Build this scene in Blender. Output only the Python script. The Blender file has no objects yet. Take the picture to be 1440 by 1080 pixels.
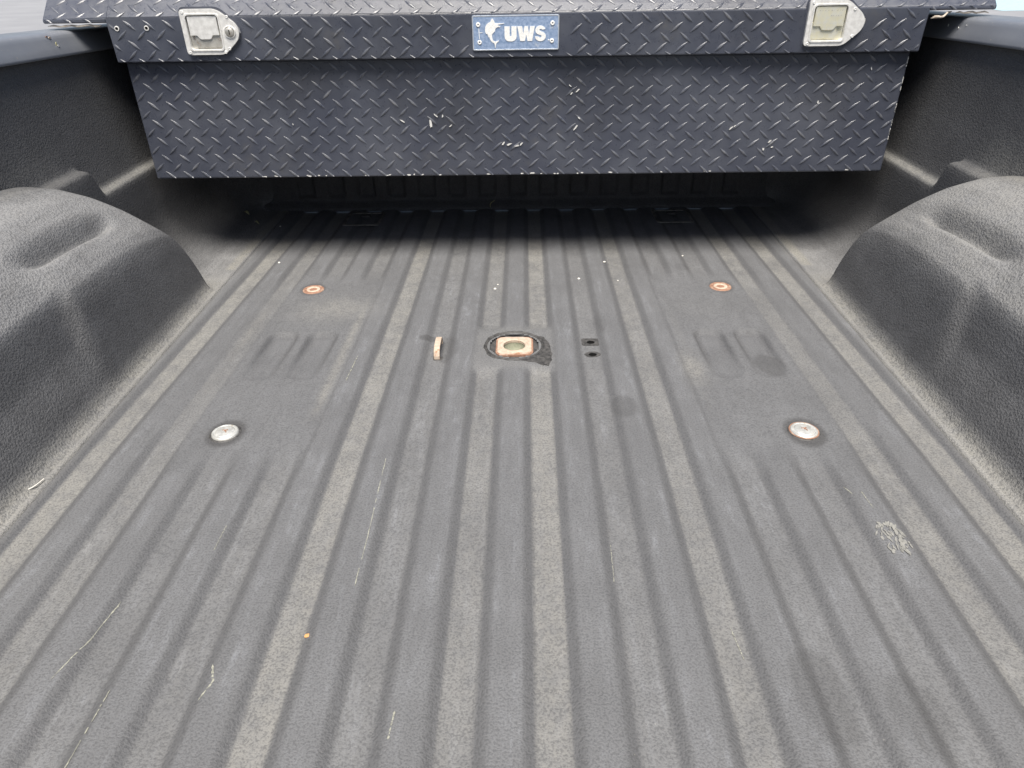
import bpy, bmesh, math, random
import numpy as np
from mathutils import Vector, Matrix
from mathutils.geometry import tessellate_polygon
random.seed(7); RNG = np.random.default_rng(7)
S = bpy.context.scene
C = S.collection

# ------------------------------------------------------------------ camera
PITCH, YAW, ROLL = .5518, .0239, -.0173
CAM = Vector((.0213, 0, .6012))
cp, sp = math.cos(PITCH), math.sin(PITCH)
fwd = Vector((-math.sin(YAW)*cp, math.cos(YAW)*cp, -sp))
rgt = Vector((math.cos(YAW), math.sin(YAW), 0))
upv = rgt.cross(fwd)
r2 = rgt*math.cos(ROLL) + upv*math.sin(ROLL)
u2 = -rgt*math.sin(ROLL) + upv*math.cos(ROLL)
cam = bpy.data.objects.new('camera', bpy.data.cameras.new('camera'))
C.objects.link(cam)
m = Matrix.Identity(4)
for i in range(3):
    m[i][0] = r2[i]; m[i][1] = u2[i]; m[i][2] = -fwd[i]; m[i][3] = CAM[i]
cam.matrix_world = m
cam.data.sensor_width = 36; cam.data.lens = 25.0
cam.data.clip_start = .02; cam.data.clip_end = 2000
S.camera = cam

# ------------------------------------------------------------------ sky, sun, exposure
SUN_EL, SUN_AZ = math.radians(65), math.radians(182)      # azimuth clockwise from +Y: behind the camera
w = bpy.data.worlds.new('World'); S.world = w; w.use_nodes = True
nt = w.node_tree
sky = nt.nodes.new('ShaderNodeTexSky'); sky.sky_type = 'NISHITA'; sky.sun_disc = False
sky.sun_elevation = SUN_EL; sky.sun_rotation = SUN_AZ
sky.air_density = 1.0; sky.dust_density = 3.0; sky.ozone_density = 1.0
nt.links.new(sky.outputs[0], nt.nodes['Background'].inputs[0])
nt.nodes['Background'].inputs[1].default_value = .05
sl = bpy.data.lights.new('sun', 'SUN'); sl.energy = 3.0; sl.angle = math.radians(32); sl.color = (1, .95, .87)
so = bpy.data.objects.new('sun', sl); C.objects.link(so)
sd = Vector((math.sin(SUN_AZ)*math.cos(SUN_EL), math.cos(SUN_AZ)*math.cos(SUN_EL), math.sin(SUN_EL)))
so.rotation_euler = sd.to_track_quat('Z', 'Y').to_euler(); so.location = (0, -3, 5)
S.view_settings.view_transform = 'Standard'; S.view_settings.look = 'None'
S.view_settings.exposure = 1.12; S.view_settings.gamma = 1

# ------------------------------------------------------------------ helpers
def link(name, me, mat=None, parent=None, smooth=False):
    o = bpy.data.objects.new(name, me); C.objects.link(o)
    if mat is not None and not me.materials: me.materials.append(mat)
    if parent is not None: o.parent = parent
    if smooth: me.shade_smooth()
    return o
def pydata(name, v, f, mat=None, parent=None, smooth=False):
    me = bpy.data.meshes.new(name); me.from_pydata([tuple(map(float, p)) for p in v], [], f); me.update()
    return link(name, me, mat, parent, smooth)
def empty(name, loc, label, cat, group=None):
    o = bpy.data.objects.new(name, None); C.objects.link(o); o.location = loc
    o['label'] = label; o['category'] = cat
    if group: o['group'] = group
    return o
def tag(o, label, cat, group=None, kind=None):
    if label: o['label'] = label
    if cat: o['category'] = cat
    if group: o['group'] = group
    if kind: o['kind'] = kind
    return o
def grid(name, P, mat, parent, attrs=None, flip=False, smooth=True):
    """P: (n,m,3) array of points"""
    n, k, _ = P.shape
    me = bpy.data.meshes.new(name)
    idx = np.arange(n*k).reshape(n, k)
    q = np.stack([idx[:-1, :-1], idx[1:, :-1], idx[1:, 1:], idx[:-1, 1:]], -1).reshape(-1, 4)
    if flip: q = q[:, ::-1]
    return _mesh(name, P.reshape(-1, 3), q, mat, parent, attrs, smooth)
def _mesh(name, V, q, mat, parent, attrs=None, smooth=True):
    me = bpy.data.meshes.new(name)
    me.vertices.add(len(V)); me.vertices.foreach_set('co', np.ascontiguousarray(V, dtype=np.float32).ravel())
    me.loops.add(q.size); me.loops.foreach_set('vertex_index', np.ascontiguousarray(q, dtype=np.int32).ravel())
    me.polygons.add(len(q)); me.polygons.foreach_set('loop_start', (np.arange(len(q))*q.shape[1]).astype(np.int32))
    me.update(calc_edges=True); me.validate()
    for an, av in (attrs or {}).items():
        a = me.attributes.new(an, 'FLOAT', 'POINT'); a.data.foreach_set('value', np.ascontiguousarray(av, dtype=np.float32).ravel())
    return link(name, me, mat, parent, smooth)
def prism(outer, holes, z0, z1, bm=None):
    """flat plate with holes, in local xy, from z0 to z1"""
    bm = bm or bmesh.new()
    loops = [outer] + list(holes)
    flat = [Vector((p[0], p[1], 0)) for l in loops for p in l]
    tris = tessellate_polygon([[Vector((p[0], p[1], 0)) for p in l] for l in loops])
    lo = [bm.verts.new((p.x, p.y, z0)) for p in flat]; hi = [bm.verts.new((p.x, p.y, z1)) for p in flat]
    for t in tris:
        try: bm.faces.new([hi[i] for i in t]); bm.faces.new([lo[i] for i in reversed(t)])
        except ValueError: pass
    s = 0
    for l in loops:
        n = len(l)
        for i in range(n):
            a, b = s+i, s+(i+1) % n
            bm.faces.new((lo[a], lo[b], hi[b], hi[a]))
        s += n
    bmesh.ops.recalc_face_normals(bm, faces=bm.faces)
    return bm
def bmobj(name, bm, mat, parent=None, bevel=0, smooth=False, seg=2):
    me = bpy.data.meshes.new(name); bm.to_mesh(me); bm.free()
    o = link(name, me, mat, parent, smooth)
    if bevel:
        b = o.modifiers.new('bevel', 'BEVEL'); b.width = bevel; b.segments = seg; b.limit_method = 'ANGLE'; b.angle_limit = math.radians(35)
    return o
def boxbm(x0, x1, y0, y1, z0, z1, bm=None):
    return prism([(x0, y0), (x1, y0), (x1, y1), (x0, y1)], [], z0, z1, bm)
def rrect(x0, x1, y0, y1, r, n=5):
    out = []
    for cx, cy, a0 in ((x1-r, y1-r, 0), (x0+r, y1-r, 90), (x0+r, y0+r, 180), (x1-r, y0+r, 270)):
        for i in range(n+1):
            a = math.radians(a0 + 90*i/n); out.append((cx+r*math.cos(a), cy+r*math.sin(a)))
    return out
def circ(x, y, r, n=28, ry=None):
    return [(x+r*math.cos(2*math.pi*i/n), y+(ry or r)*math.sin(2*math.pi*i/n)) for i in range(n)]
def lathe(prof, n=40, bm=None, c=(0, 0)):
    bm = bm or bmesh.new(); rings = []
    for r, z in prof:
        if r < 1e-6: rings.append([bm.verts.new((c[0], c[1], z))])
        else: rings.append([bm.verts.new((c[0]+r*math.cos(2*math.pi*i/n), c[1]+r*math.sin(2*math.pi*i/n), z)) for i in range(n)])
    for A, B in zip(rings, rings[1:]):
        for i in range(n):
            j = (i+1) % n
            a = [A[i % len(A)], A[j % len(A)], B[j % len(B)], B[i % len(B)]]
            u = []
            for v in a:
                if v not in u: u.append(v)
            if len(u) > 2: bm.faces.new(u)
    bmesh.ops.recalc_face_normals(bm, faces=bm.faces)
    return bm
def sm(a, b, x):
    t = np.clip((np.asarray(x, float)-a)/(b-a), 0, 1); return t*t*(3-2*t)

# ------------------------------------------------------------------ materials
class N:
    def __init__(s, name):
        s.m = bpy.data.materials.new(name); s.m.use_nodes = True; s.t = s.m.node_tree
        s.b = s.t.nodes['Principled BSDF']
    def n(s, typ, **kw):
        x = s.t.nodes.new(typ)
        for k, v in kw.items(): setattr(x, k, v)
        return x
    def l(s, a, b): s.t.links.new(a, b)
    def co(s, kind='Object'): return s.n('ShaderNodeTexCoord').outputs[kind]
    def noise(s, scale, detail=3, rough=.55, vec=None, stretch=None, off=0):
        t = s.n('ShaderNodeTexNoise'); t.inputs['Scale'].default_value = scale
        t.inputs['Detail'].default_value = detail; t.inputs['Roughness'].default_value = rough
        mp = s.n('ShaderNodeMapping'); s.l(vec or s.co(), mp.inputs[0])
        if stretch: mp.inputs['Scale'].default_value = stretch
        mp.inputs['Location'].default_value = (off, off*.7, off*.3)
        s.l(mp.outputs[0], t.inputs['Vector']); return t.outputs['Fac']
    def ramp(s, f, p0, p1, c0=0., c1=1.):
        r = s.n('ShaderNodeMapRange'); r.interpolation_type = 'SMOOTHSTEP'
        for k, v in zip((1, 2, 3, 4), (p0, p1, c0, c1)): r.inputs[k].default_value = v
        s.l(f, r.inputs[0]); return r.outputs[0]
    def mix(s, f, a, b):
        x = s.n('ShaderNodeMix'); x.data_type = 'RGBA'
        for i, v in ((0, f), (6, a), (7, b)):
            if isinstance(v, bpy.types.NodeSocket): s.l(v, x.inputs[i])
            elif i == 0: x.inputs[0].default_value = v
            else: x.inputs[i].default_value = (*v, 1)
        return x.outputs[2]
    def math(s, op, a, b=0):
        x = s.n('ShaderNodeMath', operation=op)
        for i, v in enumerate((a, b)):
            if isinstance(v, bpy.types.NodeSocket): s.l(v, x.inputs[i])
            else: x.inputs[i].default_value = v
        return x.outputs[0]
    def attr(s, nm): return s.n('ShaderNodeAttribute', attribute_name=nm).outputs['Fac']
    def bump(s, h, strength, dist, prev=None):
        b = s.n('ShaderNodeBump'); b.inputs['Strength'].default_value = strength; b.inputs['Distance'].default_value = dist
        s.l(h, b.inputs['Height'])
        if prev: s.l(prev, b.inputs['Normal'])
        s.l(b.outputs[0], s.b.inputs['Normal']); return b.outputs[0]
    def col(s, c): s.l(c, s.b.inputs['Base Color']) if isinstance(c, bpy.types.NodeSocket) else setattr(s.b.inputs['Base Color'], 'default_value', (*c, 1))
    def set(s, **kw):
        for k, v in kw.items():
            i = s.b.inputs[k.replace('_', ' ')]
            if isinstance(v, bpy.types.NodeSocket): s.l(v, i)
            else: i.default_value = v
        return s

def liner(name, clean, grain, gb, dirtcol=(.265, .258, .235), mid=(.178, .182, .190)):
    k = N(name)
    dust, film_shade, dark = k.attr('dust'), k.attr('film_shade'), k.attr('stain_shade')  # dust is dirt alone; the other masks also carry painted shade
    n1 = k.noise(9, 5, .6); n2 = k.noise(60, 4, .65, off=3); n3 = k.noise(grain, 2, .6, off=5)
    nst = k.noise(22, 5, .7, stretch=(3.2, .5, 1), off=9)
    f = k.math('MULTIPLY', film_shade, k.ramp(k.math('ADD', k.math('MULTIPLY', n1, .6), k.math('MULTIPLY', nst, .6)), .35, .85, .55, 1.15))
    c = k.mix(f, clean, mid)
    # bluish rubbed patches
    c = k.mix(k.math('MULTIPLY', k.math('MULTIPLY', k.ramp(nst, .48, .75, 0, .5), k.ramp(n2, .35, .65)), k.attr('rub')), c, (.235, .245, .265))
    d = k.math('MULTIPLY', dust, k.ramp(k.math('ADD', k.math('MULTIPLY', n1, .5), k.math('MULTIPLY', n2, .5)), .33, .62, .35, 1.0))
    d = k.math('MULTIPLY', d, k.ramp(n3, .25, .62, .65, 1.05))
    c = k.mix(d, c, dirtcol)
    c = k.mix(dark, c, (.045, .044, .044))
    # grain speckle and pale grit
    c = k.mix(k.ramp(n3, .36, .55, .33, 0), c, (.03, .03, .032))
    vs = k.n('ShaderNodeTexVoronoi'); vs.inputs['Scale'].default_value = 130; k.l(k.co(), vs.inputs['Vector'])
    spot = k.ramp(vs.outputs['Distance'], .05, .13, 1, 0)
    pick = k.ramp(vs.outputs['Color'], .84, .9)
    c = k.mix(k.math('MULTIPLY', k.math('MULTIPLY', spot, pick), k.math('ADD', k.math('MULTIPLY', dust, .55), .2)), c, (.5, .48, .42))
    k.col(c)
    k.set(Roughness=k.ramp(n2, .3, .7, .6, .78), Specular_IOR_Level=.42)
    b = k.bump(n3, 1.0, gb)
    return k.m
M = {}
M['floor'] = liner('worn_bed_coating', (.095, .096, .10), 420, .0010)
M['side'] = liner('side_bed_coating', (.058, .058, .060), 300, .0019, mid=(.245, .247, .252))

k = N('black_textured_plate')     # tool box powder coat
n1 = k.noise(7, 5, .65); n2 = k.noise(90, 3, .6, off=2); n3 = k.noise(900, 2, .5)
c = k.mix(k.ramp(n1, .35, .75), (.046, .052, .073), (.080, .087, .108))
c = k.mix(k.math('MULTIPLY', k.ramp(k.noise(5, 6, .75, off=11), .56, .74), .45), c, (.12, .11, .09))
c = k.mix(k.math('MULTIPLY', k.ramp(k.noise(3.2, 4, .6, off=21), .48, .68), .6), c, (.040, .042, .050))
wear = k.math('MULTIPLY', k.attr('wear'), k.ramp(n2, .3, .62))
c = k.mix(wear, c, (.22, .22, .225))
k.col(c); k.set(Roughness=k.ramp(n2, .3, .7, .26, .40), Specular_IOR_Level=.85)
k.bump(n3, .5, .0004)
M['plate'] = k.m

k = N('grey_blue_paint')
n1 = k.noise(4, 5, .7); n2 = k.noise(40, 4, .7, stretch=(1, .1, 3))
c = k.mix(k.ramp(n1, .3, .7), (.165, .178, .205), (.215, .226, .25))
c = k.mix(k.ramp(n2, .62, .75, 0, .45), c, (.06, .06, .065))
c = k.mix(k.ramp(k.noise(150, 2, off=4), .70, .76, 0, .7), c, (.45, .40, .33))
k.col(c); k.set(Roughness=k.ramp(n1, .3, .7, .3, .45), Specular_IOR_Level=.6, Coat_Weight=.3, Coat_Roughness=.25)
M['paint'] = k.m

def metal(name, c0, c1, rough=(.3, .5), rust=None, metallic=.9, scale=120, stretch=None):
    k = N(name); n1 = k.noise(scale, 4, .65, stretch=stretch)
    c = k.mix(k.ramp(n1, .32, .68), c0, c1)
    if rust: c = k.mix(k.ramp(k.noise(scale*.45, 5, .7, off=6), rust[1], rust[1]+.1), c, rust[0])
    k.col(c); k.set(Metallic=metallic, Roughness=k.ramp(n1, .3, .7, *rough)); k.bump(n1, .3, .0004); return k.m
M['latch'] = metal('cast_zinc', (.72, .71, .68), (.86, .85, .82), (.32, .5), ((.55, .48, .42), .70), .35)
M['latchyel'] = metal('yellowed_zinc', (.84, .80, .60), (.74, .73, .64), (.35, .5), ((.5, .44, .3), .62), .55)
M['latchin'] = metal('shadow_zinc', (.50, .48, .43), (.62, .60, .55), (.4, .55), ((.38, .27, .2), .56), .7)
M['plateblue'] = metal('brushed_blue_plate', (.24, .34, .52), (.38, .48, .66), (.35, .5), ((.66, .70, .76), .6), .35, 60, (3, 3, .25))
M['plateedge'] = metal('brushed_edge', (.7, .74, .8), (.8, .83, .86), (.3, .4), None, .7)
k = N('white_print'); k.col(k.mix(k.ramp(k.noise(300, 3), .35, .6), (.72, .72, .70), (.86, .85, .82))); k.set(Roughness=.5); M['print'] = k.m
M['steel'] = metal('zinc_puck', (.56, .56, .53), (.70, .70, .67), (.3, .5), ((.36, .32, .26), .63), .5, 160)
M['rust'] = metal('orange_rust', (.23, .12, .08), (.33, .19, .13), (.7, .9), ((.42, .30, .23), .56), .05, 170)
M['rustpale'] = metal('pale_rusty_primer', (.44, .34, .26), (.55, .46, .37), (.6, .8), ((.36, .20, .12), .58), .05, 110)
M['cup'] = metal('dusty_cup', (.20, .21, .15), (.28, .28, .21), (.7, .9), None, .05, 200)
M['black'] = metal('black_bare_steel', (.035, .035, .035), (.085, .082, .08), (.45, .7), None, .0, 150)
M['rimgrey'] = metal('dusty_rim', (.08, .078, .072), (.20, .19, .17), (.7, .9), None, 0, 60); M['hole'] = metal('unlit_void', (.006, .006, .006), (.009, .009, .009), (.95, 1), None, 0, 80); M['hole'].node_tree.nodes['Principled BSDF'].inputs['Specular IOR Level'].default_value = .05  # void colour stands in for the shade inside openings
M['chip'] = metal('bare_aluminium_chip', (.70, .69, .66), (.85, .84, .80), (.4, .6), None, .3, 300)
M['foam'] = metal('torn_foam_strip', (.42, .36, .29), (.60, .54, .46), (.8, .95), ((.16, .10, .07), .58), 0, 120)
k = N('pale_scuff'); k.col(k.mix(k.ramp(k.noise(260, 3), .35, .65), (.21, .21, .18), (.36, .36, .30))); k.set(Roughness=.8); M['scuff'] = k.m
k = N('grit'); k.col(k.mix(k.noise(400, 2), (.62, .6, .54), (.8, .78, .72))); k.set(Roughness=.8); M['grit'] = k.m
k = N('dry_leaf'); k.col(k.mix(k.noise(200, 3), (.36, .34, .16), (.5, .47, .28))); k.set(Roughness=.8); M['leaf'] = k.m
k = N('orange_crumb'); k.col(k.mix(k.noise(300, 3), (.55, .26, .09), (.62, .36, .16))); k.set(Roughness=.8); M['crumb'] = k.m
k = N('smudge_dust'); k.col(k.mix(k.ramp(k.noise(140, 4, .7), .35, .65), (.19, .19, .178), (.27, .268, .25))); k.set(Roughness=.85); M['smudge'] = k.m
k = N('pale_concrete')
n1 = k.noise(.6, 6, .6); n2 = k.noise(14, 5, .7)
c = k.mix(k.ramp(n1, .3, .7), (.24, .245, .26), (.28, .285, .30)); c = k.mix(k.ramp(n2, .55, .8, 0, .4), c, (.21, .212, .22))
k.col(c); k.set(Roughness=.85); k.bump(n2, .4, .004); M['ground'] = k.m
k = N('blue_road_paint'); k.col(k.mix(k.ramp(k.noise(12, 5, .7), .4, .7), (.36, .52, .56), (.44, .56, .60))); k.set(Roughness=.7); M['bluepaint'] = k.m

# ------------------------------------------------------------------ ground
g = grid('ground', np.array([[[x, y, -.95] for y in (-150, -20, -5, 0, 5, 20, 400)] for x in (-200, -20, -5, 0, 5, 20, 200)], float), M['ground'], None)
tag(g, 'pale grey concrete ground beyond the truck bed', None, kind='structure')
p = pydata('painted_stall_marking', [(11.9, 20.1, -.946), (20.0, 20.1, -.946), (26.0, 34.0, -.946), (11.9, 25.0, -.946)], [(0, 1, 2, 3)], M['bluepaint'])
tag(p, 'pale blue painted marking on the ground right of the bed', None, kind='structure')

# ------------------------------------------------------------------ truck bed
bed = empty('truck_bed', (0, 0, 0), 'pickup truck bed with dark worn spray-on liner, ribbed floor and wheel wells', 'truck bed')
SEAM = .617; YF = 1.90; YR = -.16
VC = [.045, .136, .2265, .3165, .4065, .4965, .586]
# dirt in each valley: left side and right side
DL = [.45, .16, .80, .20, .12, .40, .85]
DR = [.75, .14, .50, .08, .10, .60, .75]
def sY(Y): return 1 - .045*np.clip(np.asarray(Y)-.8, 0, 1.2)
def floor_fields(X, Y):
    X = np.asarray(X, float); Y = np.asarray(Y, float)
    u = np.abs(X)/sY(Y)
    h = np.zeros_like(u*Y); dust = np.zeros_like(h); flat = np.ones_like(h)
    for c, dl, dr in zip(VC, DL, DR):
        d = np.abs(u-c)
        v = 1-sm(.0140, .0295, d)
        h = np.minimum(h, -.0057*v)
        b = 1-sm(.0145, .0185, d)
        dust = np.maximum(dust, b*np.where(X < 0, dl, dr))
        flat = np.minimum(flat, 1-(sm(.0125, .0180, d)*(1-sm(.0260, .032, d))))
    # plateau round the anchor points
    def pad(a0, a1, y0, y1, eu, ey): return sm(a0-eu, a0, u)*(1-sm(a1, a1+eu, u))*sm(y0-ey, y0+ey*.4, Y)*(1-sm(y1-ey*.4, y1+ey, Y))
    mk = pad(.296, .468, .80, 1.40, .014, .07)
    mk2 = pad(.46, .535, .86, 1.34, .03, .08)*.7
    h = h*(1-mk) + (-.0035)*mk; dust = dust*(1-mk); flat = flat*(1-mk) + mk*.9
    h = h*(1-mk2) + (-.0035)*mk2; dust = dust*(1-mk2*.5); flat = flat*(1-mk2) + mk2*.8
    # pressed dimples
    for c in (.358, .432):
        dx_ = np.abs(u-c)-(.029-.020); dy_ = np.abs(Y-1.085)*.8-(.070-.020)
        r = np.hypot(np.maximum(dx_, 0), np.maximum(dy_, 0))+np.minimum(np.maximum(dx_, dy_), 0)-.020
        far = sm(.985, 1.13, Y)*.85+.15
        h = h-.0085*far*(1-sm(-.009, .001, r))
        flat = flat*(1-.9*far*sm(-.017, -.010, r)*(1-sm(-.001, .005, r)))  # recess shade of the dimple walls put into the colour
    # rubbed dust on the pad edge and behind the dimples
    e = np.exp(-((u-.304)/.008)**2)*sm(.86, .95, Y)*(1-sm(1.2, 1.4, Y))
    dust = np.maximum(dust, e*np.where(X < 0, .75, .15))
    e = np.exp(-((u-.36)/.075)**2 - ((Y-1.27)/.055)**2); dust = np.maximum(dust, e*np.where(X < 0, .6, .08))
    e = np.exp(-((u-.500)/.012)**2 - ((Y-1.17)/.13)**2); dust = np.maximum(dust, e*np.where(X < 0, .6, .2))
    e = np.exp(-((X-.300)/.018)**2 - ((Y-1.03)/.05)**2); dust = np.maximum(dust, e*.8)
    # plain patch round the hitch socket
    cm = (1-sm(.062, .078, u))*sm(1.01, 1.04, Y)*(1-sm(1.16, 1.20, Y))
    h = h*(1-cm); flat = flat*(1-cm)+cm; dust = dust*(1-cm)+cm*.25
    # outer shelf
    sh = sm(.606, .611, np.abs(X)); h = h*(1-sh); dust = np.maximum(dust, sh*.15)
    # front end of the bed collects dirt
    dust = np.clip(dust*(1+.9*sm(1.4, 1.75, Y)) , 0, 1)
    film_shade = np.clip(.54*flat+.33, 0, 1)
    film_shade = film_shade*(1-.25*sm(.09, .03, 0))  # flat film of dust
    stain_shade = np.zeros_like(h)
    def spot(x, y, rx, ry, a): return a*(1-sm(.75, 1.05, np.sqrt(((X-x)/rx)**2+((Y-y)/ry)**2)))
    for a in ((.170, .912, .021, .034, .28), (.432, 1.045, .027, .045, .35), (.16, 1.20, .012, .05, .2), (-.155, 1.14, .02, .012, .5), (-.12, 1.10, .025, .05, .3),
              (-.422, .847, .031, .038, .65), (.424, .845, .032, .040, .65), (-.424, 1.363, .028, .034, .45), (.424, 1.363, .028, .034, .45),  # dark rings round the caps; the near pair is painted shadow
              (.30, .42, .03, .06, .25), (.38, .40, .03, .05, .25), (.25, 1.50, .05, .05, .12), (.36, 1.46, .02, .02, .2)):
        stain_shade = np.maximum(stain_shade, spot(*a))
    rub = sm(.5, .9, flat)*(1-mk)*(1-mk2)*(1-cm)*(1-sm(1.35, 1.6, Y)*.6)
    floor_fields.rub = rub
    return h, dust, film_shade, stain_shade
def fh(x, y): return float(floor_fields(np.array([x]), np.array([y]))[0][0])
xs = np.linspace(-SEAM+.0011, SEAM-.0011, 431)
ys = np.concatenate([np.linspace(YR, .25, 30)[:-1], np.linspace(.25, 1.5, 300)[:-1], np.linspace(1.5, YF, 50)])
X, Y = np.meshgrid(xs, ys, indexing='ij')
H, DU, FI, ST = floor_fields(X, Y); RB = floor_fields.rub
H = H + .0004*np.sin(X*31+Y*7)*np.cos(Y*13)
P = np.stack([X, Y, H], -1)
lo = P[:1].copy(); lo[..., 2] -= .012; hi = P[-1:].copy(); hi[..., 2] -= .012
P = np.concatenate([lo, P, hi]); pad1 = lambda A: np.concatenate([A[:1], A, A[-1:]])
# cut the socket opening
n_, k_, _ = P.shape
idx = np.arange(n_*k_).reshape(n_, k_)
q = np.stack([idx[:-1, :-1], idx[1:, :-1], idx[1:, 1:], idx[:-1, 1:]], -1).reshape(-1, 4)
cen = P.reshape(-1, 3)[q].mean(1)
q = q[np.hypot(cen[:, 0], cen[:, 1]-1.106) > .044]
floor = _mesh('bed_floor', P.reshape(-1, 3), q, M['floor'], bed, {'dust': pad1(DU)*.72, 'film_shade': pad1(FI), 'stain_shade': pad1(ST), 'rub': pad1(RB)})

# ---- side walls with wheel wells and rails
def side(sg):
    Yv = np.concatenate([np.linspace(YR, .3, 12)[:-1], np.linspace(.3, 1.2, 60)[:-1], np.linspace(1.2, 1.45, 60)[:-1], np.linspace(1.45, YF, 50)])
    rows, du, fi = [], [], []
    for y in Yv:
        zl = .207 + (.258-.207)*(1-float(sm(1.315, 1.352, y)))
        c = [(.6192, -.014), (.6192, 0), (.625, 0), (.632, 0), (.640, 0), (.65, 0), (.66, 0)]
        ch = float(sm(1.45, 1.47, y))
        for i in range(1, 15):
            a = math.radians(90*i/14); c.append((.66+.125*math.sin(a), .125-.125*math.cos(a)))
        for t in (.15, .35, .55, .75, .9): c.append((.785+.003*t, .125+(zl-.008-.125)*t))
        xw = lambda z: .8075+.034*(z-.22)/.245
        e_ = xw(zl+.013)-.8075; c += [(.7885, zl-.007), (.790, zl-.002), (.7935+e_*.5, zl), (.799+e_, zl+.001), (.8035+e_, zl+.0025), (.806+e_, zl+.006), (.8075+e_, zl+.013)]
        zt = .465-.036*(y-1.25)
        for t in (.1, .2, .35, .5, .65, .8, .9, 1): c.append((xw(zl+.013+(zt-zl-.013)*t), zl+.013+(zt-zl-.013)*t))
        c = np.array(c)
        if y > 1.77:
            R = .13; dx = R-math.sqrt(max(R*R-(y-1.77)**2, 0)); c[:, 0] -= dx*sm(.66, .80, c[:, 0])
        d = np.zeros(len(c)); f = np.full(len(c), .30)
        lev = c[:, 1]
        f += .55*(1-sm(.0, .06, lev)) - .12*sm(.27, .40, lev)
        d += .65*(1-sm(.002, .02, lev))*(1-float(sm(1.36, 1.46, y))*.85)
        led = np.exp(-((lev-zl-.001)/.006)**2); d = np.maximum(d, led*(.75 if y > 1.33 else .12)*(1-.5*float(sm(1.6, 1.7, y)))); f = np.maximum(f, led*(.8 if y > 1.33 else .4))
        d = np.maximum(d, np.exp(-((lev-zl-.02)/.03)**2)*(.55 if sg > 0 else .35)*(1-float(sm(1.2, 1.33, y))))
        far = float(sm(1.36, 1.44, y)); f = f*(1-.30*far*sm(.675, .70, c[:, 0])*(lev < zl-.01)); d = d*(1-.8*far*sm(.66, .69, c[:, 0])*(lev < zl-.01))  # far cove darkened in the colour to shade the corner
        if y > 1.46:
            b = sm(.622, .626, c[:, 0])*(1-sm(.642, .648, c[:, 0]))*(lev < .003)
            d = np.maximum(d, b*1.0)
        rows.append(np.stack([sg*c[:, 0], np.full(len(c), y), c[:, 1]], -1)); du.append(d); fi.append(np.clip(f, 0, 1))
    A = np.stack(rows, 0)
    sp_ = grid('side_panel', A, M['side'], bed, {'dust': np.stack(du), 'film_shade': np.stack(fi), 'stain_shade': np.zeros(A.shape[:2])}, flip=sg > 0)
    # wheel well
    kx = [.618, .628, .636, .642, .648, .655, .662, .673, .690, .715, .745, .78, .812]
    kz = [-.006, -.001, .006, .022, .080, .140, .170, .187, .207, .237, .264, .282, .287]
    kz2 = [-.006, -.001, .006, .020, .046, .072, .096, .174, .203, .237, .264, .282, .287]
    fx = np.linspace(.618, .812, 400)
    def curve(zz):
        a = np.interp(fx, kx, zz); ker = np.hanning(15); ker /= ker.sum()
        return np.convolve(np.pad(a, 7, mode='edge'), ker, 'valid')
    A1, A2 = curve(kz), curve(kz2)
    xv = np.unique(np.concatenate([np.linspace(.618, .68, 46), np.linspace(.68, .812, 44)]))
    yv = np.linspace(.38, 1.47, 260)
    XX, YY = np.meshgrid(xv, yv, indexing='ij')
    P1, P2 = np.interp(XX, fx, A1), np.interp(XX, fx, A2)
    wgt = 1-sm(.93, .975, YY + (XX-.66)*.5)
    Pz = P1*(1-wgt)+P2*wgt
    yq = YY-1.02; yq = np.where(yq < 0, yq/1.9, yq); arch = -.01+np.sqrt(np.maximum(.34**2-yq**2, 0))
    arch = .34 - np.log1p(np.exp((.34-arch)/.012))*.012
    kk = .010
    smin = -kk*np.log(np.exp(-np.clip(Pz, -1, 1)/kk)+np.exp(-np.clip(arch, -.2, 1)/kk))
    prod = Pz*np.clip(arch/.33, -.1, 1)
    Z = .55*smin+.45*prod
    gx = .702+(1.17-YY)*.02
    gr = np.exp(-((XX-gx)/.0088)**2)*sm(.92, 1.0, YY)*(1-sm(1.13, 1.21, YY))
    Z = Z-.024*gr
    Z = Z+.0009*np.sin(YY*23+XX*40)*sm(.65, .7, XX)+.0012*np.sin(YY*11-XX*17+sg)*sm(.64, .68, XX)
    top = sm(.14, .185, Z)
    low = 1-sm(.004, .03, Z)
    film_shade = np.clip(.54+.62*top-.45*sm(.75, .80, XX)+.4*low-.5*gr, 0, 1.15)  # lit top paled, wall edge and groove shaded, all in the colour
    dst = np.maximum(.85*low*sm(.618, .624, XX), .32*sm(.76, .80, XX)*top)
    dst = np.maximum(dst, (.42 if sg > 0 else .12)*top)
    if sg > 0: dst = np.maximum(dst, .85*sm(.765, .80, XX)*sm(.80, 1.0, YY)*(1-sm(1.18, 1.25, YY)))
    A = np.stack([sg*XX, YY, Z+.001], -1)
    ww = grid('wheel_well', A, M['side'], sp_, {'dust': dst, 'film_shade': film_shade, 'stain_shade': np.zeros_like(Z)}, flip=sg < 0)
    # rail: profile swept along the bed
    prof = [(.846, .452), (.838, .437), (.828, .4345), (.8245, .4355), (.8235, .4385), (.8240, .442), (.8285, .456), (.8335, .472), (.8355, .4785), (.8385, .4830), (.843, .4855), (.850, .4870), (.90, .4885), (.93, .484), (.955, .470), (.970, .45),
            (.974, .40), (.985, .2), (.985, -.05), (.975, -.32), (.94, -.42)]
    yr = np.linspace(YR, 2.05, 40)
    A = np.array([[(sg*(a+.001*math.sin(y*5)), y, (b if b < .43 else .446+(b-.4345)*.77)-.036*(y-1.25)*(b > .3)) for a, b in prof] for y in yr])
    rail = grid('bed_rail', A, M['paint'], bed, flip=sg > 0)
    return sp_, ww, rail
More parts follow.
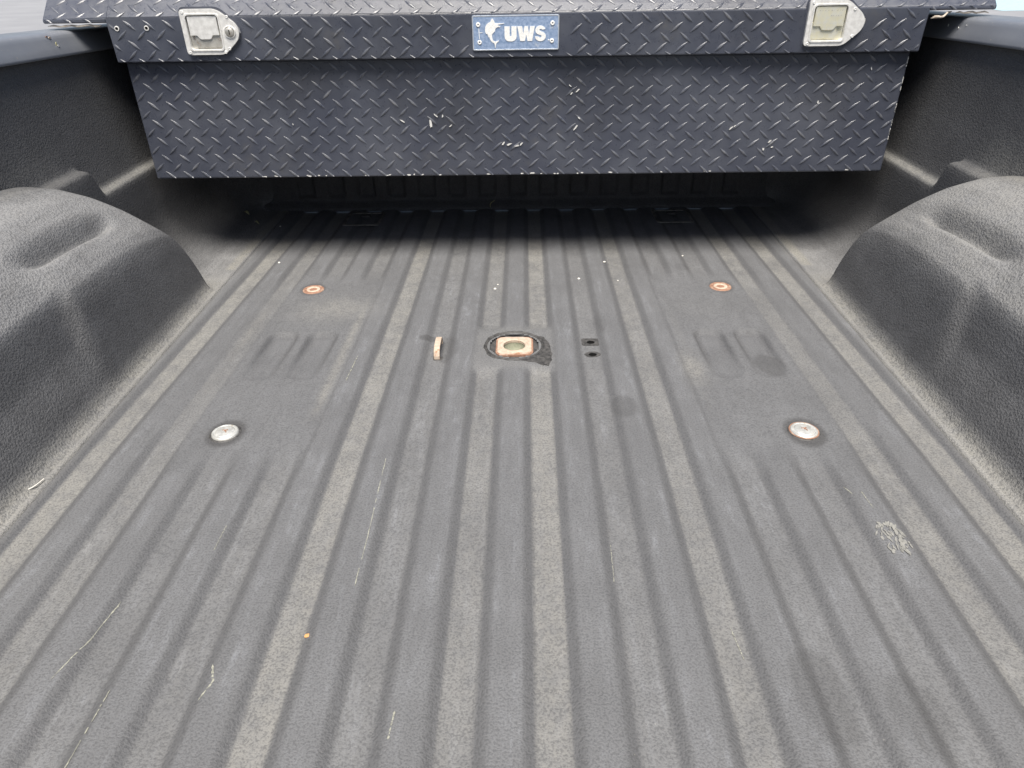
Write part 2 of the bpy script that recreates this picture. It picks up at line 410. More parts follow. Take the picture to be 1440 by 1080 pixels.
def nick(rail, sx, y, z, w_, h_, mat):
    pts_ = [(w_*random.uniform(.5, 1.1)*math.cos(t), h_*random.uniform(.5, 1.1)*math.sin(t)) for t in np.linspace(0, 2*math.pi, 9)[:-1]]
    o = bmobj('paint_nick', prism(pts_, [], 0, .0010), M[mat], rail)
    x = .8240+(z-.442)*.317; z = .446+(z-.4345)*.77-.036*(y-1.25)
    o.matrix_world = Matrix.Translation((sx*(x-.0002), y, z)) @ Matrix.Rotation(-sx*math.pi/2, 4, 'Y')
    return o
sl_, wl_, rl_ = side(-1); sr_, wr_, rr_ = side(1)
wl_['label'] = 'left wheel well, smooth grey top with a pressed groove'
wr_['label'] = 'right wheel well, dusty beige along its outer edge'

for y_, z_, a_, b_, m_ in ((1.405, .477, .0035, .0045, 'rustpale'), (1.412, .463, .0045, .0020, 'leaf'), (1.415, .459, .0022, .0028, 'chip'), (1.398, .480, .0015, .004, 'rust')): nick(rl_, -1, y_, z_, a_, b_, m_)
for y_, z_, a_, b_, m_ in ((1.49, .463, .0018, .0010, 'chip'), (1.47, .470, .0010, .0018, 'chip'), (1.53, .466, .0028, .0012, 'chip')): nick(rr_, 1, y_, z_, a_, b_, m_)
# ---- front wall with pressed ribs
xv = np.linspace(-.80, .80, 480); zv = np.concatenate([np.linspace(-.004, .12, 50), np.linspace(.13, .5, 20)])
XX, ZZ = np.meshgrid(xv, zv, indexing='ij')
u = np.abs(XX)/sY(1.9)
rec = np.zeros_like(XX)
for j in range(-7, 8):
    d = np.abs(XX/sY(1.9)-j*.0875*.98)
    rec = np.maximum(rec, (1-sm(.019, .027, d)))
rec = rec*sm(.024, .034, ZZ)*(1-sm(.30, .34, ZZ))
Yw = YF - .001 + .010*rec - .022*(1-sm(.0, .022, ZZ))
fw = grid('front_panel', np.stack([XX, Yw, ZZ], -1), M['side'], bed, {'dust': .06*(1-sm(.0, .02, ZZ)), 'film_shade': .22+0*ZZ, 'stain_shade': 0*ZZ}, flip=False)

# ---- small dirt ridges and cover plates near the front wall
for sx in (-1, 1):
    bm = prism(rrect(-.047, .047, -.05, .05, .006), [rrect(-.041, .041, -.044, .044, .005)], 0, .0035)
    o = bmobj('pocket_rim', bm, M['rimgrey'], bed, .0008); o.location = (sx*.40, 1.80, -.001)
    bm = boxbm(-.012, .012, -.006, .006, 0, .006)
    c = bmobj('pocket_tab', bm, M['black'], o, .001); c.location = (.0, .02, 0)

# ---- rear gate out of view, added closed to block low light from behind
bm = boxbm(-.80, .80, -.225, -.170, -.05, .46)
tg_ = bmobj('unseen_tailgate', bm, M['paint'], bed, .012, seg=3)
bmobj('unseen_tailgate_liner', boxbm(-.70, .70, -.1695, -.1660, .03, .40), M['side'], tg_, .001)
# ---- hitch socket
hs = bpy.data.objects.new('hitch_socket', None); C.objects.link(hs); hs.parent = bed; hs.location = (0, 1.106, 0)
bmobj('socket_ring', lathe([(.0535, -.004), (.053, .001), (.0515, .0022), (.0495, .002), (.0475, -.0005), (.0465, -.005), (.0455, -.0055), (.030, -.004), (.022, -.004)], 64), M['black'], hs, smooth=True)
sq = rrect(-.0295, .0305, -.030, .031, .011)
bmobj('socket_liner', prism(sq, [circ(0, 0, .0195, 32)], -.0045, .0005), M['rustpale'], hs, .0016)
bmobj('socket_cup', lathe([(.0202, -.001), (.0198, -.006), (.0185, -.014), (.0120, -.019), (0, -.020)], 40), M['cup'], hs, smooth=True)
bmobj('liner_edge', prism(rrect(-.0325, .0335, -.033, .034, .0125), [rrect(-.0285, .0295, -.029, .030, .0105)], -.0046, -.0006), M['rust'], hs, .0008)
ring2 = lathe([(.0192, .0002), (.0215, .0022), (.0245, .0016), (.0262, .0004)], 40)
bmobj('socket_lip', ring2, M['rustpale'], hs, smooth=True)
# place where the coating was cut away
pts = [(.040, .036), (.052, .030), (.062, .012), (.065, -.010), (.066, -.030), (.064, -.052), (.060, -.071), (.050, -.070), (.034, -.060), (.012, -.054), (-.012, -.0535), (-.034, -.0435), (-.049, -.030), (-.0535, -.006), (-.052, .016), (-.044, .034), (-.030, .046), (-.006, .0535), (.02, .050)]
rough = []
for i, p in enumerate(pts):
    qn = pts[(i+1) % len(pts)]
    for t in (0, .33, .66):
        rough.append((p[0]*(1-t)+qn[0]*t+random.uniform(-.0016, .0016), p[1]*(1-t)+qn[1]*t+random.uniform(-.0011, .0011)))
bmobj('cut_away_patch', prism(rough, [circ(0, 0, .048, 48)], -.0004, .0007), M['black'], hs)

# ---- anchor caps
def anchor(x, y, rusty, label):
    e = bpy.data.objects.new('anchor_cap', None); C.objects.link(e); e.parent = bed; e.location = (x, y, -.0035); e['label'] = label
    if rusty:
        bmobj('anchor_ring', lathe([(.0225, -.001), (.0215, .0012), (.0185, .0016), (.0165, .0006), (.0155, .0004)], 40), M['rust'], e, smooth=True)
        bmobj('anchor_disc', lathe([(.0158, .0004), (.0150, .0012), (.0070, .0010), (0, .0006)], 40), M['rust'], e, smooth=True)
        bmobj('pale_ring', lathe([(.0142, .0010), (.0135, .0022), (.0100, .0024), (.0078, .0009)], 40), M['rustpale'], e, smooth=True)
    else:
        bmobj('anchor_ring', lathe([(.0235, -.001), (.0225, .0008), (.0205, .0012), (.0190, .0002)], 40), M['black'], e, smooth=True)  # black ring stands in for the shadow round the cap
        bmobj('anchor_disc', lathe([(.0195, .0004), (.0190, .0030), (.0172, .0042), (.0158, .0036), (.0148, .0028), (.0138, .0040), (.0120, .0046), (0, .0048)], 44), M['steel'], e, smooth=True)
        bm = bmesh.new()
        for a, l in ((.0, .008), (.9, .006), (2.0, .007)):
            ca, sa = math.cos(a), math.sin(a)
            pts4 = [(-l/2, -.0007), (l/2, -.0007), (l/2, .0007), (-l/2, .0007)]
            prism([(p[0]*ca-p[1]*sa+.002*sa, p[0]*sa+p[1]*ca+.002*ca) for p in pts4], [], .0047, .0052+.0001*a, bm)
        bmobj('stamped_mark', bm, M['rust'], e)
    return e
anchor(-.4223, .847, False, 'white metal cap at the near left of the bed floor')
a_ = anchor(.4223, .847, False, 'white metal cap with rusty rim at the near right of the bed floor')
anchor(-.4223, 1.361, True, 'orange rusted cap at the far left of the bed floor')
anchor(.4223, 1.361, True, 'orange rusted cap at the far right of the bed floor')
rim = bmobj('rusty_rim', lathe([(.0212, .0016), (.0208, .0026), (.0198, .0026), (.0194, .0012)], 40), M['rust'], a_, smooth=True)

# ---- safety chain loop
def strap(path, wdt, th, name, mat, parent):
    """flat bar bent along a path in the YZ plane, wdt across X"""
    v, f = [], []
    for i, (y, z) in enumerate(path):
        a = path[max(i-1, 0)]; b = path[min(i+1, len(path)-1)]
        t = Vector((b[0]-a[0], b[1]-a[1])).normalized(); n = Vector((-t.y, t.x))
        for sx, sn in ((-1, 0), (1, 0), (1, 1), (-1, 1)):
            v.append((sx*wdt/2, y+n.x*sn*th, z+n.y*sn*th))
    for i in range(len(path)-1):
        for j in range(4):
            a, b = i*4+j, i*4+(j+1) % 4; f.append((a, b, b+4, a+4))
    f += [(3, 2, 1, 0), tuple(range(len(v)-4, len(v)))]
    o = pydata(name, v, f, mat, parent); b = o.modifiers.new('bevel', 'BEVEL'); b.width = .0012; b.segments = 2; b.limit_method = 'ANGLE'
    return o
path = [(-.026, -.008), (-.026, .006), (-.023, .012), (-.017, .0155), (-.005, .0165), (.008, .0165), (.017, .0155), (.023, .012), (.026, .006), (.026, -.008)][::-1]
lp = bpy.data.objects.new('chain_loop', None); C.objects.link(lp); lp.parent = bed; lp.location = (-.1335, 1.098, -.0065)
strap(path, .0105, -.004, 'loop_bar', M['rustpale'], lp)
for yy in (-.027, .027):
    f_ = bmobj('loop_slot', prism(rrect(-.010, .010, -.007, .007, .002), [], 0, .0006), M['black'], lp); f_.location = (0, yy, .0002)
# ---- drilled holes
for yy, w_, h_ in ((1.127, .0165, .0135), (1.082, .014, .0095)):
    hh = fh(.1365, yy)
    e = bpy.data.objects.new('drilled_hole', None); C.objects.link(e); e.parent = bed; e.location = (.1365, yy, hh)
    out = [(x*random.uniform(.92, 1.06), y*random.uniform(.92, 1.06)) for x, y in (rrect(-w_, w_, -h_, h_, .004) if yy > 1.1 else circ(0, 0, w_, 24, h_))]
    bmobj('bare_edge', prism(out, [circ(0, -.001, .0072, 20, .006)], -.0003, .0007), M['black'], e)
    bmobj('dark_hole_disc', lathe([(.0074, .0006), (.0060, .0004), (0, .0004)], 24), M['hole'], e, smooth=True)  # black disc laid on the coating as the hole's dark inside

# ---- scratches and smudges conforming to the floor
def ribbon(name, pts, wd, mat, parent, lift=.0005, jit=.3, n=30):
    pts = np.array(pts, float); t = np.linspace(0, len(pts)-1, n)
    x = np.interp(t, range(len(pts)), pts[:, 0]); y = np.interp(t, range(len(pts)), pts[:, 1])
    v, f = [], []; k = 0; on = False
    for i in range(n):
        ww_ = wd*(.25+.75*random.random()) * (min(i, n-1-i) > 0)
        x_ = x[i]+random.uniform(-jit, jit)*.001
        v += [(x_-ww_/2, y[i], fh(x_-ww_/2, y[i])+lift), (x_+ww_/2, y[i], fh(x_+ww_/2, y[i])+lift)]
    for i in range(n-1):
        if random.random() < .82: f.append((2*i, 2*i+1, 2*i+3, 2*i+2))
    return pydata(name, v, f, mat, parent)
sc = M['scuff']
for pts, wd in (([(-.174, .79), (-.172, .70), (-.170, .616), (-.170, .55)], .0016), ([(-.424, .533), (-.430, .478), (-.443, .431)], .0015), ([(-.379, .421), (-.38, .384), (-.381, .34)], .0018),
                ([(-.348, .65), (-.348, .604)], .0012), ([(-.102, .40), (-.104, .372)], .0022), ([(-.271, 1.073), (-.274, .983)], .0020), ([(.449, .71), (.4515, .678)], .0018), ([(.431, .720), (.436, .704)], .0022),
                ([(-.291, .45), (-.283, .43), (-.290, .41)], .003), ([(-.321, .877), (-.300, .880)], .001), ([(.12, .62), (.118, .56)], .0012), ([(.232, .50), (.236, .46)], .0014)):
    ribbon('scratch', pts, wd, sc, floor)
bm = bmesh.new()
for i in range(95):
    t = random.random(); x = .440+.028*random.random()+.004*math.sin(i); y = .600+.052*random.random()
    if abs((x-.452)/.017)**2+abs((y-.626)/.028)**2 > 1.1: continue
    l = random.uniform(.003, .010); a = random.uniform(.9, 1.9); z = fh(x, y)+.0004+.00001*i
    ca, sa = math.cos(a), math.sin(a); wv = random.uniform(.0005, .0022)
    vs_ = [(x+ca*s*l-sa*t_*wv, y+sa*s*l+ca*t_*wv) for s, t_ in ((-.6, 0), (-.2, -1), (.4, -.8), (.6, .1), (.2, 1), (-.3, .7))]
    bm.faces.new([bm.verts.new((p[0], p[1], fh(p[0], p[1])+.0004+.00001*i)) for p in vs_])
bmobj('dried_smudge', bm, M['smudge'], floor)

# ------------------------------------------------------------------ debris
def pebble(x, y, z, r, mat, name, label, cat, sq_=.6, group=None):
    bm = bmesh.new(); bmesh.ops.create_icosphere(bm, subdivisions=2, radius=r)
    for v in bm.verts:
        v.co *= random.uniform(.8, 1.15); v.co.z *= sq_
    o = bmobj(name, bm, mat); o.location = (x, y, z+r*sq_*.7); o.rotation_euler = (0, 0, random.random()*3)
    return tag(o, label, cat, group)
for x, y, r, lb in ((-.535, 1.501, .0034, 'white grit grain on the left edge of the floor beyond the far left rusted cap'),
                    (-.043, 1.362, .0034, 'brighter white grit grain left of centre, level with the rusted caps'),
                    (-.038, 1.384, .0021, 'tiny white grit grain just beyond the brighter centre one'),
                    (.196, 1.494, .0034, 'white grit grain at the shadow edge right of centre'),
                    (.134, 1.411, .0034, 'white grit grain in a floor groove right of centre'),
                    (.378, 1.537, .0026, 'white grit grain beyond the far right rusted cap'),
                    (.216, 1.400, .0020, 'small grit grain between the centre and the far right rusted cap'),
                    (-.605, 1.747, .0030, 'grit grain in the shade at the far left floor corner')):
    pebble(x, y, fh(x, y), r*.85, M['grit'], 'grit_grain', lb, 'grit', group='white grit grains on the bed floor')
pebble(-.207, .487, fh(-.207, .487), .0028, M['crumb'], 'rust_crumb', 'orange brown crumb in the pale groove left of centre near the camera', 'crumb', .4)
def leaf(x, y, z, l, wd, a, label):
    v, f = [], []
    for i, t in enumerate(np.linspace(0, 1, 7)):
        ww_ = wd*math.sin(math.pi*min(max(t, .03), .97))**.8; zz = .004*math.sin(t*4)+.0015
        v += [(l*(t-.5), -ww_, zz+.001), (l*(t-.5), 0, zz), (l*(t-.5), ww_, zz+.0015)]
    for i in range(6):
        for j in (0, 1): f.append((3*i+j, 3*i+j+1, 3*i+j+4, 3*i+j+3))
    o = pydata('dry_leaf', v, f, M['leaf'], None, True); o.location = (x, y, z); o.rotation_euler = (0, 0, a)
    s_ = o.modifiers.new('solid', 'SOLIDIFY'); s_.thickness = .0004
    return tag(o, label, 'leaf')
leaf(-.705, 1.80, .018, .020, .004, -.6, 'yellow green dry leaf in the dark far left corner')
leaf(-.670, 1.765, .003, .014, .003, -.4, 'smaller dry leaf lying right of the yellow green leaf in the far left corner')
o = leaf(-.066, 1.868, .010, .022, .0016, 1.4, 'yellow straw leaning on the front wall near the centre')
o.rotation_euler = (0, -1.1, .3); o.location.z = .016
# loose thread on the left seam
cu = bpy.data.curves.new('thread', 'CURVE'); cu.dimensions = '3D'; cu.bevel_depth = .0008; cu.bevel_resolution = 1
sp_ = cu.splines.new('BEZIER'); tp = [(-.6255, .735, .003), (-.629, .717, .004), (-.637, .708, .003), (-.6345, .69, .003)]
sp_.bezier_points.add(len(tp)-1)
for b_, p_ in zip(sp_.bezier_points, tp): b_.co = p_; b_.handle_left_type = b_.handle_right_type = 'AUTO'
me = bpy.data.objects.new('tmp', cu); C.objects.link(me)
dg = bpy.context.evaluated_depsgraph_get(); tm = bpy.data.meshes.new_from_object(me.evaluated_get(dg)); bpy.data.objects.remove(me)
tm.materials.clear(); o = link('thread', tm, M['grit'], None, True)
tag(o, 'short white thread lying on the left floor seam', 'thread')

# ------------------------------------------------------------------ tool box
YB, YL = 1.500, 1.480
box = empty('tool_box', (0, YB, .192), 'black diamond plate truck tool box spanning the bed rails', 'tool box')
off = Vector((0, -YB, -.192))
def put(o, parent=box):
    o.parent = parent
    if parent is box: o.location = o.location + off
    return o
# tub
bm = bmesh.new()
prof = [(0, .192), (.0, .4195), (.375, .4195), (.375, .192)]
HW = .758
A = [bm.verts.new((-HW-.001*(z < .3), YB+y, z)) for y, z in prof]; B = [bm.verts.new((HW+.001*(z < .3), YB+y, z)) for y, z in prof]
bm.faces.new(A); bm.faces.new(B[::-1])
for i in range(4): bm.faces.new((A[i], B[i], B[(i+1) % 4], A[(i+1) % 4]))
bmesh.ops.recalc_face_normals(bm, faces=bm.faces)
tub = put(bmobj('tub', bm, M['plate'], None, .0035, seg=3))
# lid
def lidpiece(x0, x1, pr_, bm):
    A = [bm.verts.new((x0, y, z)) for y, z in pr_]; B = [bm.verts.new((x1, y, z)) for y, z in pr_]
    bm.faces.new(A); bm.faces.new(B[::-1]); n = len(pr_)
    for i in range(n): bm.faces.new((A[i], B[i], B[(i+1) % n], A[(i+1) % n]))
ZB = .4965            # fold between the upright front and the sloped top strip
SLA = math.radians(47)   # tilt from upright
topz = ZB+.046*math.cos(SLA); topy = YL+.046*math.sin(SLA)
up = [(YL, ZB), (topy, topz), (topy+.02, topz+.006), (1.86, topz+.006), (1.90, topz-.01)]
bm = bmesh.new()
lidpiece(-.7635, .7635, [(YL, .4205)]+up+[(1.90, .43), (YL+.010, .4205)], bm)
for a, b in ((-.884, -.7635), (.7635, .884)): lidpiece(a, b, [(YL, .4895)]+up+[(1.90, .4895)], bm)
bmesh.ops.remove_doubles(bm, verts=bm.verts, dist=1e-5)
bmesh.ops.recalc_face_normals(bm, faces=bm.faces)
lid = put(bmobj('lid', bm, M['plate'], None, .0028, seg=3))

# raised treads
def treads(o_, ux, uy, nrm, ur, vr, rows, mask, parent, dy=0):
    """rows: (v, type, x phase)"""
    ux, uy, nrm, o_ = Vector(ux), Vector(uy), Vector(nrm), Vector(o_)
    V, F, W = [], [], []
    st = [(-1, 0, 0), (-.72, .40, .45), (-.35, .85, .85), (0, 1, 1), (.35, .85, .85), (.72, .40, .45), (1, 0, 0)]
    for v0, typ, ph in rows:
        kx0 = int((ur[0]-ph)/.0373)-1
        for kx_ in range(kx0, kx0+60):
            cx = ph+kx_*.0373
            if cx < ur[0]-.007 or cx > ur[1]+.007 or mask(cx, v0): continue
            ang = math.radians(-40 if typ == 'b' else 40)+random.gauss(0, .015); ca, sa = math.cos(ang), math.sin(ang)
            L, Wd, Hh = .0155*random.uniform(.96, 1.04), .0030*random.uniform(.92, 1.08), .0025*random.uniform(.9, 1.1)
            base = len(V); wr = random.random()**3 * 1.0
            for t, ww_, hh in st:
                for s in (-1, 0, 1):
                    a, b = t*L, s*ww_*Wd
                    xr = cx+a*ca-b*sa; x = min(max(xr, ur[0]+.002), ur[1]-.002); cut = min(1, max(0, min(xr-ur[0], ur[1]-xr)/.006)); y = min(max(v0+a*sa+b*ca, vr[0]), vr[1])
                    V.append(o_+ux*x+uy*y+nrm*(hh*Hh*cut if s == 0 else -.0001)); W.append((.35+.5*wr)*hh if s == 0 else .05)
            for i in range(6):
                for j in (0, 1):
                    a = base+3*i+j; F.append((a, a+3, a+4, a+1))
    o = _mesh('raised_tread', np.array([tuple(p) for p in V]), np.array(F), M['plate'], None, {'wear': np.array(W)}, smooth=False)
    o['kind'] = 'stuff'
    put(o) if parent is None else None
    return o
def child_of(o, par):      # both already placed in world coordinates
    bpy.context.view_layer.update(); mw = o.matrix_world.copy(); o.parent = par; o.matrix_parent_inverse = par.matrix_world.inverted(); o.matrix_world = mw
rows = []
for j in range(-6, 4):
    rows.append((.3726+j*.0347, 'b', -.204)); rows.append((.3726+(j+.5)*.0347, 'f', -.298))
rows = [r for r in rows if .186 < r[0] < .424]
t1 = treads((0, YB, 0), (1, 0, 0), (0, 0, 1), (0, -1, 0), (-HW, HW), (.1935, .4185), rows, lambda x, v: False, None)
LX = (-.620, .5415)      # latch left edges
def lm(x, v):
    if -.092 < x < .100 and .424 < v < .506: return True
    for a in LX:
        if a-.014 < x < a+.092 and .424 < v < .525: return True
        if a+.09 <= x < a+.118 and .448 < v < .500: return True
    return False
rowsl = [(.4190, 'b', -.300), (.4340, 'f', -.2815), (.4510, 'b', -.312), (.4680, 'f', -.293), (.4850, 'b', -.312)]
t2 = treads((0, YL, 0), (1, 0, 0), (0, 0, 1), (0, -1, 0), (-.7625, .7625), (.4225, ZB), rowsl, lm, None)
rw = [(.0060, 'f', -.293), (.0225, 'b', -.305), (.0395, 'f', -.293)]
cs, sn = math.cos(SLA), math.sin(SLA)
t3 = treads((0, YL, ZB), (1, 0, 0), (0, sn, cs), (0, -cs, sn), (-.8825, .8825), (.0005, .045), rw, lambda x, v: any(a-.012 < x < a+.09 and v < .02 for a in LX), None)
t4 = treads((0, YL, 0), (1, 0, 0), (0, 0, 1), (0, -1, 0), (.7650, .8825), (.4905, ZB), [(.492, 'b', -.312)], lambda x, v: False, None)
t5 = treads((0, YL, 0), (1, 0, 0), (0, 0, 1), (0, -1, 0), (-.8825, -.7650), (.4905, ZB), [(.492, 'b', -.312)], lambda x, v: False, None)
rt = [(.012+.0175*i, 'bf'[i % 2], -.305+.0187*(i % 2)) for i in range(18)]
t6 = treads((0, topy+.022, topz+.006), (1, 0, 0), (0, 1, 0), (0, 0, 1), (-.8825, .8825), (.002, .315), rt, lambda x, v: False, None)
for t_ in (t2, t3, t4, t5, t6): child_of(t_, lid)
child_of(t1, tub)

# face-on helper: local x right, y up, z towards the camera
FR = (math.pi/2, 0, 0)
def face(o, x, z, y, par):
    o.rotation_euler = FR; o.location = (x, y, z); child_of(o, par); return o
# bare chips in the coating
def chip(x, z, w_, h_, a=0.0, y=YB-.0022, n=9):
    pts_ = []
    for i in range(n):
        t = 2*math.pi*i/n; r = random.uniform(.55, 1.1); px_, py_ = w_*r*math.cos(t), h_*r*math.sin(t)
        pts_.append((px_*math.cos(a)-py_*math.sin(a), px_*math.sin(a)+py_*math.cos(a)))
    o = bmobj('bare_chip', prism(pts_, [], -.0014, 0), M['chip']); face(o, x, z, y, tub); return o
for c_ in ((-.170, .297, .0030, .0095, .1), (-.158, .313, .006, .0012, -.7), (-.012, .2555, .006, .0022, .3), (-.024, .257, .0045, .0020, .9), (.004, .2525, .0055, .0016, .1), (.013, .256, .005, .0018, .7),
           (.123, .287, .0016, .0085, -.75), (.129, .306, .0035, .0014, -.6), (.125, .357, .0055, .0014, .7), (.113, .352, .0035, .0012, .8), (.110, .366, .004, .001, -.7), (-.130, .293, .004, .0013, .6),
           (-.145, .312, .0016, .003, 0), (-.226, .303, .007, .0014, -.6), (.436, .282, .006, .0014, .75), (.443, .286, .004, .001, .7), (.508, .240, .0022, .0030, 0), (.518, .255, .005, .0014, .8),
           (.525, .244, .003, .001, .5), (.60, .330, .0015, .003, 0), (-.45, .30, .001, .002, .3), (.69, .39, .001, .003, .3)):
    chip(*c_)
for i in range(26):
    x = random.choice((-.5, -.35, -.22, -.05, .05, .13, .25, .45, .6))+random.uniform(-.09, .09)
    chip(x, .1945+random.uniform(0, .002), random.uniform(.002, .006), random.uniform(.0007, .0016), random.uniform(-.2, .2), YB-.0012, 7)
for i in range(16):
    chip(HW-.002, random.uniform(.25, .41), .0007, random.uniform(.002, .008), 0, YB-.0012, 6)
# drilled holes with bright burrs at the left end of the lid
for x in (-.7465, -.690):
    o = bmobj('drilled_hole', lathe([(.0046, 0), (.0044, .0012), (.0030, .0014), (.0026, .0002)], 20), M['chip']); face(o, x, .4800, YL-.0002, lid)
    o2 = bmobj('dark_hole_disc', lathe([(.0028, .0008), (0, .0007)], 16), M['hole']); face(o2, x, .4800, YL-.0002, lid)  # dark disc in place of the unlit inside

# torn weather strip under the lid ends
def strip_(pts_, r, name):
    v, f = [], []
    for i, p in enumerate(pts_):
        rr = r*random.uniform(.6, 1.25)*(1 if 0 < i < len(pts_)-1 else .3)
        for j in range(6):
            a = j*math.pi/3; v.append((p[0], p[1]+rr*math.cos(a), p[2]+rr*.7*math.sin(a)))
    for i in range(len(pts_)-1):
        for j in range(6): f.append((6*i+j, 6*i+(j+1) % 6, 6*i+6+(j+1) % 6, 6*i+6+j))
    return pydata(name, v, f, M['foam'], None, True)
s1 = strip_([(.772+.0045*i, 1.486-.010*math.sin(i*.5), .4760+.0013*i+.0015*math.sin(i*1.3)) for i in range(10)], .0036, 'weather_strip')
s2 = strip_([(-.880+.0115*i, 1.486, .4850+.0012*math.sin(i*2.1)) for i in range(10)], .0032, 'weather_strip')
s3 = strip_([(.815+.0075*i, 1.486, .4850+.0012*math.sin(i*2.1)) for i in range(9)], .0030, 'weather_strip')
for s_ in (s1, s2, s3): child_of(s_, lid)

# ---- latches
def latch_outline(g=0.0):
    """D shaped plate, corners rounded, pointed to the right"""
    W0, W1, H0 = .078+g, .1075+g, .0775+g
    cor = [(-g, -g, .008+g), (W0-.006, -g, .010), (W1, .030, .016), (W1-.003, .050, .014), (W0-.010, H0, .012), (-g, H0, .008+g)]
    out = []; n = len(cor)
    for i, (x, y, r) in enumerate(cor):
        p = Vector((x, y)); a = (Vector(cor[i-1][:2])-p).normalized(); b = (Vector(cor[(i+1) % n][:2])-p).normalized()
        for t in np.linspace(0, 1, 7):
            q_ = (p+a*r)*(1-t)**2+p*2*t*(1-t)+(p+b*r)*t*t; out.append((q_.x, q_.y))
    return out
def make_latch(x0, lock, label, mats, mir=False):
    root = bpy.data.objects.new('lid_latch', None); C.objects.link(root); root['label'] = label
    root.rotation_euler = FR; root.location = (x0, YL, .4335); child_of(root, box)
    def lp_(name, bm, mat, bevel=.0007, smooth=False):
        o = bmobj(name, bm, mat, root, bevel, smooth); return o
    O = rrect(.010, .070, .0095, .067, .006)
    lp_('recess_shadow', prism(latch_outline(.0035), [], -.0010, .0006), M['plate'], .0004)
    lp_('latch_plate', prism(latch_outline(), [O], .0008, .0072), mats[0], .0012)
    lp_('recess_rim', prism(rrect(.0068, .0732, .0063, .0702, .007), [rrect(.0096, .0704, .0091, .0674, .006)], .0073, .0088), mats[0], .0007)
    # pan below the paddle, with its own step
    if mir: lp_('recess_pan', prism([(.0105, .010), (.0695, .010), (.0695, .067), (.0105, .067)], [], .0009, .0016), mats[2], 0)
    else: lp_('recess_pan', prism([(.0105, .010), (.0695, .010), (.0695, .067), (.0105, .067)], [], .0009, .0016), mats[2], 0)
    a0, a1 = (.0105, .0575) if mir else (.0195, .0690)
    lp_('pan_step', prism(rrect(a0, a1, .0125, .040, .003), [], .0017, .0040), mats[2], .0012)
    pd = [(.0125, .0655), (.0125, .0335), (.0245, .0335), (.029, .0275), (.032, .0262), (.048, .0262), (.051, .0275), (.0555, .0335), (.0675, .0335), (.0675, .0655)]
    lp_('paddle', prism(pd, [], .0046, .0070), mats[1], .0010)
    ri = [(.006, .0040), (.0065, .0725), (.0735, .0040), (.088, .0640), (.082, .0100)] if lock else [(.0075, .0040), (.0065, .0725), (.083, .0610), (.0875, .0160)]
    for i, (x, y) in enumerate(ri):
        r_ = lp_('rivet', lathe([(.0029, .0070), (.0027, .0082), (.0018, .0086), (.0011, .0080), (0, .0079)], 20, c=(x, y)), mats[0], 0, True)
    if lock:
        lp_('lock_surround', lathe([(.0112, .0070), (.0108, .0092), (.0095, .0096), (.0088, .0084), (.0086, .0075)], 36, c=(.0885, .0385)), mats[0], 0, True)
        lp_('lock_cylinder', lathe([(.0083, .0073), (.0081, .0104), (.0074, .0110), (0, .0110)], 36, c=(.0885, .0385)), mats[2], 0, True)
        lp_('keyway', prism([(.0877, .0345), (.0893, .0345), (.0893, .0425), (.0877, .0425)], [], .0109, .0113), M['hole'], 0)
    return root
make_latch(LX[0], True, 'left latch with a key cylinder beside its paddle', (M['latch'], M['latch'], M['latchin']))
rl = make_latch(LX[1], False, 'right latch with a yellowed paddle and no key cylinder', (M['latch'], M['latchyel'], M['latchyel']), True)
bm = bmesh.new()       # worn stamped marks on the yellowed paddle, past reading
for (yy, x0_, x1_, n_) in ((.0585, .019, .060, 9), (.0500, .040, .058, 5)):
    for i in range(n_):
        x = x0_+(x1_-x0_)*i/(n_-1)+random.uniform(-.001, .001)
        prism([(x, yy), (x+random.uniform(.001, .003), yy+random.uniform(-.0005, .0005)), (x+.0018, yy+.0022)], [], .0069, .00715, bm)
bmobj('worn_marks', bm, M['latchin'], rl)

# ---- name plate with lettering and leaping fish
PX, PZ, PW, PH = -.077, .4335, .1625, .0595
np_ = bpy.data.objects.new('name_plate', None); C.objects.link(np_); np_.rotation_euler = FR; np_.location = (PX, YL-.0006, PZ); child_of(np_, box)
bmobj('plate_sheet', prism(rrect(0, PW, 0, PH, .003), [], .0006, .0022), M['plateblue'], np_, .0005)
bmobj('plate_border', prism(rrect(.0002, PW-.0002, .0002, PH-.0002, .003), [rrect(.0022, PW-.0022, .0022, PH-.0022, .002)], .0021, .0026), M['plateedge'], np_, .0003)
kx_, ky_ = PW/1205., PH/505.        # from a 9.6x view of the plate: (120..1325, 65..570)
def T(pts_): return [((x-120)*kx_, (570-y)*ky_) for x, y in pts_]
def glyph(name, outer, holes=(), z=.0030):
    return bmobj(name, prism(T(outer), [T(h) for h in holes], .0020, z), M['print'], np_)
glyph('letter_u', [(568, 225), (640, 225), (640, 352), (646, 366), (658, 366), (664, 352), (664, 225), (735, 225), (735, 372), (728, 402), (710, 425), (684, 438), (652, 442), (618, 438), (592, 425), (575, 402), (568, 372)])
glyph('letter_w', [(745, 225), (812, 225), (828, 335), (845, 225), (892, 225), (908, 335), (924, 225), (988, 225), (950, 438), (886, 438), (868, 345), (850, 438), (786, 438)])
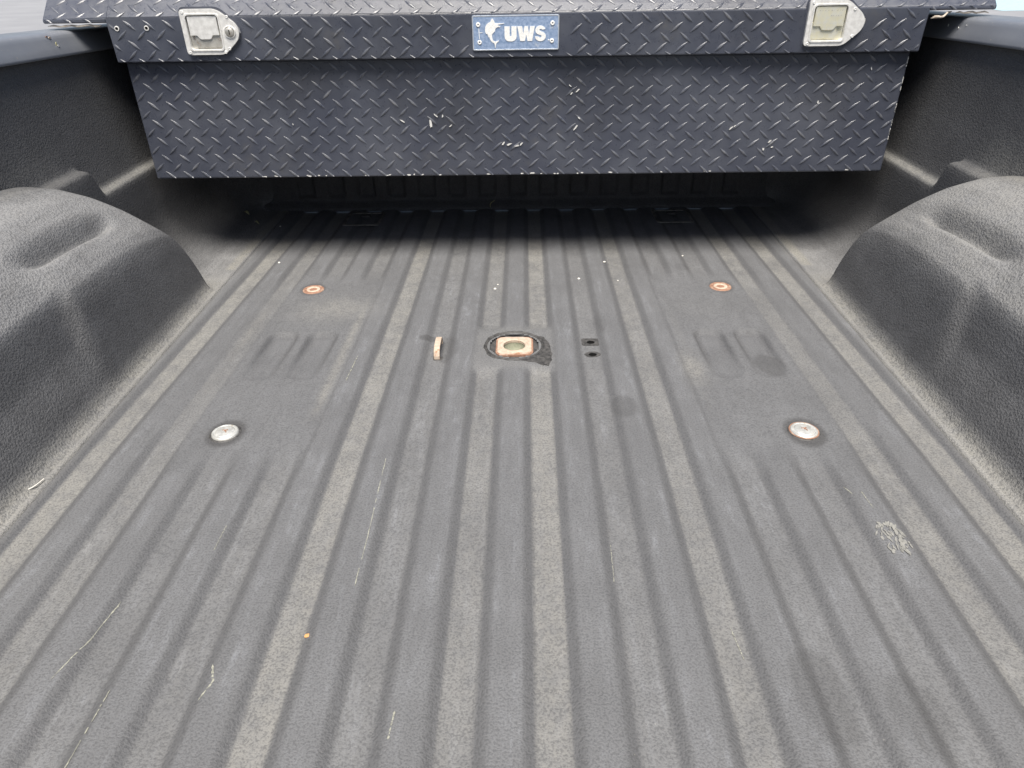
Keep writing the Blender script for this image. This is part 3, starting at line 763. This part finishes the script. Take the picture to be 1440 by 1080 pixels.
def arc(cx, cy, rx, ry, a0, a1, n=9): return [(cx+rx*math.cos(math.radians(a)), cy-ry*math.sin(math.radians(a))) for a in np.linspace(a0, a1, n)]
sp1 = arc(1066, 285, 70, 66, 12, 180, 12)+arc(1066, 290, 70, 62, 180, 262, 7)+arc(1062, 372, 20, 18, 80, -80, 6)+arc(1060, 375, 20, 16, -90, -180, 4)+[(992, 372)]+arc(1066, 374, 74, 70, 182, 360, 14)+arc(1066, 368, 74, 64, 0, 78, 7)+arc(1070, 282, 19, 15, 270, 100, 6)+arc(1070, 282, 17, 15, 80, 10, 4)
glyph('letter_s', sp1)
fish = [(405, 108), (415, 128), (430, 150), (438, 175), (470, 178), (520, 180), (565, 178), (562, 186), (520, 192), (478, 198), (485, 212), (512, 226), (508, 236), (478, 232), (452, 246), (440, 262), (436, 290), (415, 312), (398, 330),
        (392, 360), (398, 395), (410, 425), (435, 440), (470, 432), (490, 420), (482, 440), (455, 462), (444, 490), (440, 530), (432, 530), (430, 490), (420, 462), (395, 450), (378, 432), (362, 400), (352, 362), (340, 335), (312, 328), (300, 300), (297, 262),
        (305, 222), (325, 188), (352, 168), (375, 158), (385, 130)]
glyph('fish_emblem', fish)
glyph('fish_fin', [(330, 330), (345, 380), (352, 372), (352, 340)], z=.0028)
glyph('trade_mark', arc(1180, 425, 10, 10, 0, 330, 10), z=.0027)
glyph('side_stroke', [(208, 250), (216, 250), (222, 400), (214, 400)], z=.0026)
glyph('side_tick', [(222, 308), (260, 304), (260, 312), (222, 316)], z=.0026)
for x, y in ((205, 198), (218, 450), (1232, 188), (1226, 440)):
    px_, py_ = T([(x, y)])[0]
    r_ = bmobj('rivet', lathe([(.0042, .0020), (.0040, .0032), (.0028, .0038), (.0015, .0036), (.0011, .0028), (0, .0028)], 22, c=(px_, py_)), M['print'], np_, smooth=True)
    d_ = bmobj('dark_rivet_disc', lathe([(.0010, .0031), (0, .0031)], 12, c=(px_, py_)), M['hole'], r_)  # dark dot stands in for shade in the rivet centre
print('objects', len(bpy.data.objects), 'tris', sum(len(o.data.polygons) for o in bpy.data.objects if o.type == 'MESH')*2)
